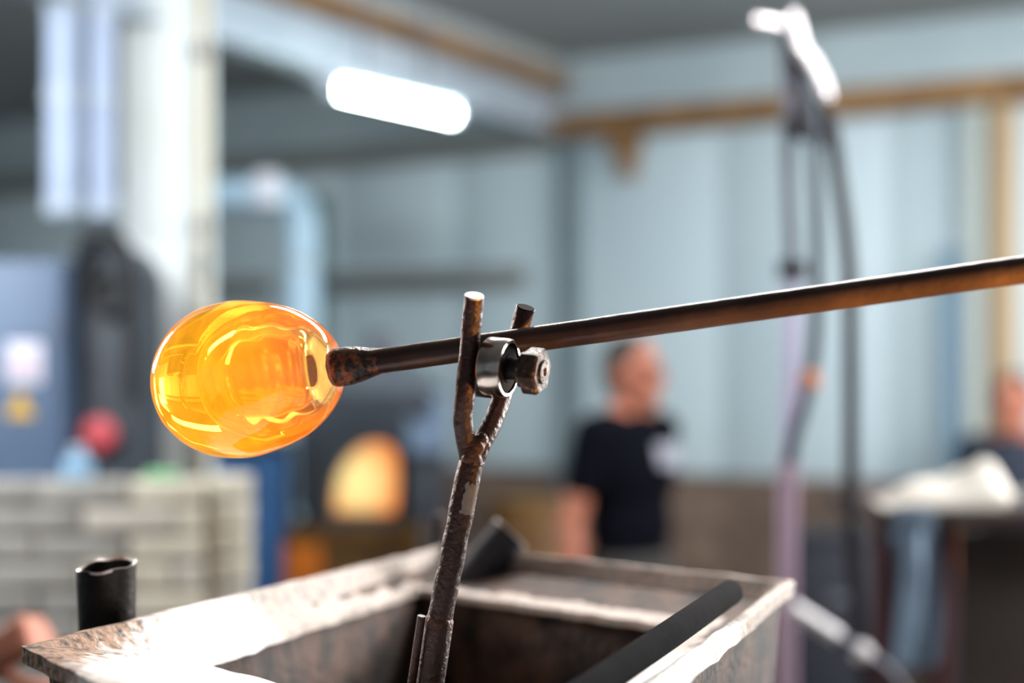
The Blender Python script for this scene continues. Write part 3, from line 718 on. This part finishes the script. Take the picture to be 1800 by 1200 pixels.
p = at(771, 960, 2.305); MB().box(p+V((0, 0, .02)), (.014, .012, .05), None, .003).build('corner_lug', M_rust, tr)
# loose bar lying over the rim at the right
b = MB(); q0, q1 = at(1286, 1040, 1.677), at(1010, 1230, 1.252); dv = (q1-q0)
b.tube([q0, q0+dv*.01, q0+dv*.5, q1, q0+dv*1.12], [.0105, .0125, .0125, .0125, .0125], 24)
tag(b.build('iron_bar', M_bar), 'dark round iron bar lying across the right flange of the hopper', 'bar')

# ------------------------------------------------------------------ fork stand
D = 1.49
fk = thing('pipe_fork', 'rusty iron fork stand with roller bearings carrying the blowpipe', 'fork stand', (at(745, 0, D).x, D, .78))
A = lambda x, y, dd=D: at(x, y, dd)
top, bot = A(829, 806), A(772, 1092)
dv = bot-top; bot2 = top+dv*(top.z-.785)/(-dv.z)+V((.03, .10, 0))
r0 = 22.3/F*D
pts = [top.lerp(bot, i/26) for i in range(27)]
MB().tube(pts, [r0*.93]+[r0]*26, 28, jit=.0012, jf=45).build('post', M_rust, fk, 50)
MB().tube([bot-dv.normalized()*.004, bot, bot.lerp(bot2, .5), bot2], [r0*1.02, r0*1.13, r0*1.13, r0*1.13], 28).build('sleeve', M_rust, fk, 40)
MB().lathe(bot-dv.normalized()*.002, dv, [(-.003, r0*1.0), (0, r0*1.12), (.004, r0*1.15), (.008, r0*1.1)], 28).build('weld_bead', M_weld, fk)
s = A(741, 1082, D-.008); sd = (bot2-bot).normalized()*.25; MB().tube([s, s+sd*.4, s+sd], [.0035, .004, .004], 12, jit=.0006, jf=90).build('side_rod', M_rust, fk)
# paint scab on the post
b = MB(); a_, c_ = A(824, 848, D-.0105), A(824, 896, D-.0105)
# left prong (in front of the pipe)
Dl = D-.020
lp = curve([A(826, 815, D), A(818, 770, D-.004), A(814, 735, D-.012), A(818, 690, Dl), A(823, 640, Dl), A(828, 580, Dl-.005), A(834, 520, Dl-.017)], 6)
MB().tube(lp, 17.5/F*Dl, 24, jit=.0007, jf=60).build('prong', M_rust, fk, 50)
Dr = D+.042
t_ = (lp[-1]-lp[-2]).normalized(); MB().lathe(lp[-1]-t_*.0008, t_, [(0, 17.2/F*Dl), (.0016, 16.2/F*Dl)], 24).build('cut_end', M_cut, fk)
rp = curve([A(832, 818, D), A(845, 782, D+.004), A(864, 745, D+.016), A(880, 705, D+.030), A(893, 655, Dr), A(908, 600, Dr), A(924, 541, Dr-.010)], 6)
MB().tube(rp, [17.5/F*D]*len(rp), 24, jit=.0007, jf=60).build('prong', M_rust, fk, 50)
t_ = (rp[-1]-rp[-2]).normalized(); MB().lathe(rp[-1]-t_*.0008, t_, [(0, 17.2/F*D), (.0016, 16.2/F*D)], 24).build('cut_end', M_darkpit, fk)
b = MB()
for (x, y, dd, rr) in ((828, 800, D-.004, 19), (838, 786, D-.003, 16), (848, 772, D, 13), (826, 782, D-.004, 17), (836, 812, D, 18), (855, 764, D+.004, 9)):
    b.ball(A(x, y, dd), rr/F*D)
solid(b, 'weld_lump', M_weld, fk, .0022, 3)
o = fk.children[-1]
for v in o.data.vertices: v.co += v.normal*.0018*noise.noise(v.co*130)
o.location = -V(fk.location)
# flaked paint patch: thin shell hugging the post
b = MB(); vs = []; ax = dv.normalized(); e1 = ax.cross(V((0, 1, 0))).normalized(); e2 = V((0, -1, 0)); e2 = (e2-ax*e2.dot(ax)).normalized()
if e1.x < 0: e1 = -e1
for lay in (.0002, .0011):
    for i in range(11):
        for j in range(9):
            q = math.radians(-2+62*j/8+10*noise.noise((i*.6, j*.3, lay*0+4))); h = .021+.027*i/10+.004*noise.noise((j*.7, i*.2, 9))
            vs.append(top+ax*h+(e1*math.sin(q)+e2*math.cos(q))*(r0+lay))
K = 99; fs = []
for i in range(10):
    for j in range(8):
        a = i*9+j; f = (a, a+1, a+10, a+9); fs += [f, tuple(K+q for q in f[::-1])]
b.add(vs, fs).build('paint_flake', mat('grey_flake', col(138, 130, 124), col(116, 108, 104), .8, scale=80), fk, 40)
# rollers
ra = V((.92, -.38, -.10)).normalized(); rc = A(876, 645, D-.024)
RB = 51/F*D
rl = thing('x', None, None); bpy.data.objects.remove(rl)
MB().lathe(rc, ra, [(-.0105, RB*.86), (-.0105, RB*.96), (-.009, RB), (.009, RB), (.0105, RB*.96), (.0105, RB*.86), (.006, RB*.85), (-.006, RB*.85)], 48, True).build('bearing_ring', M_chrome, fk)
MB().lathe(rc, ra, [(-.0065, RB*.85), (.0085, RB*.85), (.0092, RB*.8), (.0096, RB*.50), (.0104, RB*.48)], 40).build('bearing_core', M_darkpit, fk)
MB().lathe(rc, ra, [(.010, RB*.36), (.021, RB*.36), (.022, RB*.60), (.0255, RB*.60)], 32).build('washer', M_nut, fk)
nb = MB(); R = hexrot(ra); hx = []
for (h, rr) in ((.0255, .0190), (.0270, .0205), (.0390, .0205), (.0412, .0182)):
    for i in range(6):
        q = PI/3*i+.3; hx.append(rc+V(ra)*h+R @ V((math.cos(q)*rr, math.sin(q)*rr, 0)))
fs = [(k*6+i, k*6+(i+1) % 6, (k+1)*6+(i+1) % 6, (k+1)*6+i) for k in range(3) for i in range(6)]+[tuple(range(6))[::-1], tuple(range(18, 24))]
nb.add(hx, fs); nb.lathe(rc, ra, [(.039, .0105), (.0432, .0100), (.0432, .004), (.0415, .003)], 20)
nb.build('hex_bolt', M_nut, fk, 30)
MB().tube([rc-ra*.030, rc+ra*.030], .0095, 18).build('axle', M_soot, fk)
rc2 = A(856, 650, D+.062)
MB().lathe(rc2, ra, [(-.0105, RB*.30), (-.0105, RB*.96), (-.009, RB), (.009, RB), (.0105, RB*.96), (.0105, RB*.30)], 40, True).build('bearing_ring', M_soot, fk)

# ------------------------------------------------------------------ blowpipe
pa, pb_ = at(660, 635.5, 1.541), at(2150, 424, 1.335)
bp = thing('blowpipe', 'long dark steel blowpipe resting on the fork with glass at its end', 'blowpipe', pa)
ax = (pb_-pa).normalized(); L = (pb_-pa).length
rp_ = 22.6/F*1.51
MB().tube([pa+ax*L*i/40 for i in range(41)], rp_, 36, jit=.0003, jf=40).build('shaft', M_pipe, bp, 50)
b = MB(); nx = at(583, 647, 1.548)
ca = (pa-nx).normalized(); cl_ = (pa-nx).length
b.lathe(nx, ca, [(-.004, .008), (-.004, .0155), (0, .0172), (.006, .0178), (.016, .0174), (.026, .0160), (.034, .0140), (.040, .0124), (.047, rp_*1.02), (.053, rp_*1.0)], 40)
for i, v in enumerate(b.v):
    v = V(v); b.v[i] = tuple(v+V(noise.noise_vector(v*160))*.0007)
M_moile = mat('burnt_collar', col(34, 16, 12), col(150, 78, 34), .3, .1, 110, .8, 260, lo=.48, hi=.72, detail=8)
b.build('collar', M_moile, bp, 60)

# ------------------------------------------------------------------ hot glass bulb
px = 1.55/F
prof = [(-341, 0.5), (-340, 14), (-337, 30), (-330, 51), (-320, 70), (-310, 84), (-290, 104), (-270, 118), (-250, 128), (-230, 134), (-210, 138), (-190, 139.5), (-170, 139), (-150, 136.5), (-130, 133), (-110, 128), (-90, 121), (-70, 112), (-50, 100), (-30, 84), (-16, 69), (-8, 58), (-2, 46), (0, 36)]
inn = [(-232, .5), (-231, 10), (-227, 22), (-219, 34), (-206, 45), (-188, 55), (-165, 61), (-140, 63), (-110, 61), (-85, 57), (-68, 51), (-57, 43), (-51, 32), (-48, 18), (-47, .5)]
gat = [(-290, .5), (-289, 14), (-284, 30), (-274, 47), (-258, 61), (-235, 73), (-205, 81), (-170, 85), (-135, 84), (-105, 80), (-80, 73), (-60, 64), (-46, 52), (-38, 36), (-35, 18), (-34, .5)]
ga = (at(591, 642, 1.55)-at(441, 642+150*math.tan(math.radians(7.4)), 1.567)).normalized()
g0 = at(592, 644, 1.55)
def smooth_prof(p, n=4):
    q = curve([V((a, r, 0)) for a, r in p], n); return [(v.x*px, max(v.y, .3)*px) for v in q]
b = MB(); b.lathe(g0, ga, smooth_prof(prof), 96)
outv = len(b.v)
gl = thing('glass_bulb', 'glowing amber egg-shaped glass bulb on the end of the blowpipe', 'glass', g0)
rot = V((1, 0, 0)).rotation_difference(ga)
def wob(bb, amp, f):
    for i, v in enumerate(bb.v):
        v = V(v); rel = v-g0; h = rel.dot(ga)
        n = noise.noise(V((h*f, rel.length*3, 2)))*amp + noise.noise(rel*14)*amp*1.2
        bb.v[i] = tuple(v+(rel-ga*h).normalized()*n if (rel-ga*h).length > .004 else v)
wob(b, .0005, 50)
def glass_mat(name, tint, ecol, estr, rough=0.0, vol=None, ramp=None):
    m = bpy.data.materials.new(name); m.use_nodes = True; nt = m.node_tree
    nt.nodes.remove(nt.nodes['Principled BSDF']); out = nt.nodes['Material Output']
    gbs = nt.nodes.new('ShaderNodeBsdfGlass'); gbs.inputs['Color'].default_value = tint; gbs.inputs['Roughness'].default_value = rough; gbs.inputs['IOR'].default_value = 1.5
    em = nt.nodes.new('ShaderNodeEmission'); em.inputs[0].default_value = ecol
    ad = nt.nodes.new('ShaderNodeAddShader'); nt.links.new(gbs.outputs[0], ad.inputs[0]); nt.links.new(em.outputs[0], ad.inputs[1]); nt.links.new(ad.outputs[0], out.inputs[0])
    tc = nt.nodes.new('ShaderNodeTexCoord'); mp = nt.nodes.new('ShaderNodeMapping'); mp.vector_type = 'TEXTURE'
    mp.inputs['Rotation'].default_value = rot.to_euler(); nt.links.new(tc.outputs['Object'], mp.inputs[0])
    sp = nt.nodes.new('ShaderNodeSeparateXYZ'); nt.links.new(mp.outputs[0], sp.inputs[0])
    mr = nt.nodes.new('ShaderNodeMapRange'); mr.inputs[1].default_value = -341*px; mr.inputs[2].default_value = 0; nt.links.new(sp.outputs[0], mr.inputs[0])
    rp = nt.nodes.new('ShaderNodeValToRGB'); els = rp.color_ramp.elements
    for i, (p, c) in enumerate(ramp):
        e = els[i] if i < 2 else els.new(p)
        e.position = p; e.color = c
    nt.links.new(mr.outputs[0], rp.inputs[0])
    # heat streaks wound round the axis
    st = nt.nodes.new('ShaderNodeMapping'); st.inputs['Scale'].default_value = (90, 22, 22); nt.links.new(mp.outputs[0], st.inputs[0])
    ns = nt.nodes.new('ShaderNodeTexNoise'); ns.inputs['Scale'].default_value = 1; ns.inputs['Detail'].default_value = 3; nt.links.new(st.outputs[0], ns.inputs[0])
    m2 = nt.nodes.new('ShaderNodeMapRange'); m2.inputs[1].default_value = .3; m2.inputs[2].default_value = .7; m2.inputs[3].default_value = .7*estr; m2.inputs[4].default_value = 1.25*estr
    nt.links.new(ns.outputs[0], m2.inputs[0]); nt.links.new(rp.outputs[0], em.inputs[0]); nt.links.new(m2.outputs[0], em.inputs[1])
    if vol:
        va = nt.nodes.new('ShaderNodeVolumeAbsorption'); va.inputs[0].default_value = vol[0]; va.inputs[1].default_value = vol[1]
        nt.links.new(va.outputs[0], out.inputs['Volume'])
    return m
hot = [(0, (1, .64, .03, 1)), (1, (.14, .09, .08, 1)), (.45, (1, .54, .02, 1)), (.72, (.85, .28, .03, 1)), (.88, (.30, .13, .06, 1))]
M_outer = glass_mat('hot_glass', (1, .93, .80, 1), (1, .5, .03, 1), .30, vol=((1, .80, .12, 1), 24), ramp=hot)
hot2 = [(0, (1, .46, .03, 1)), (1, (.10, .05, .04, 1)), (.40, (1, .36, .02, 1)), (.66, (1, .24, .03, 1)), (.86, (.25, .11, .07, 1))]
M_inner = glass_mat('bubble_wall', (1, .93, .82, 1), (1, .4, .02, 1), .22, ramp=hot2)
o = b.build('outer_wall', M_outer, gl, 80, origin=g0)
# the blown cavity belongs to the same wall of glass: inward-facing surface in the same mesh
b2 = MB(); b2.lathe(g0, ga, smooth_prof([(h, r*1.12) for h, r in inn]), 80); wob(b2, .0006, 70)
me2 = bpy.data.meshes.new('cav'); me2.from_pydata([tuple(V(v)-g0) for v in b2.v], [], b2.f)
bm = bmesh.new(); bm.from_mesh(me2); bmesh.ops.recalc_face_normals(bm, faces=bm.faces); bmesh.ops.reverse_faces(bm, faces=bm.faces)
for f in bm.faces: f.smooth = True; f.material_index = 1
o.data.materials.append(M_inner)
bmesh.ops.translate(bm, verts=bm.verts, vec=(0, 0, 0))
bm.to_mesh(me2); bm.free()
bm = bmesh.new(); bm.from_mesh(o.data); bm.from_mesh(me2); bm.to_mesh(o.data); bm.free(); bpy.data.meshes.remove(me2)

M_gather = glass_mat('gather_layer', (1, .97, .9, 1), (1, .5, .03, 1), .10, ramp=hot)
for nn in M_gather.node_tree.nodes:
    if nn.type == 'BSDF_GLASS': nn.inputs['IOR'].default_value = 1.10
b = MB(); b.lathe(g0, ga, smooth_prof(gat), 80); wob(b, .0005, 40)
b.build('gather_layer', M_gather, gl, 80, origin=g0)
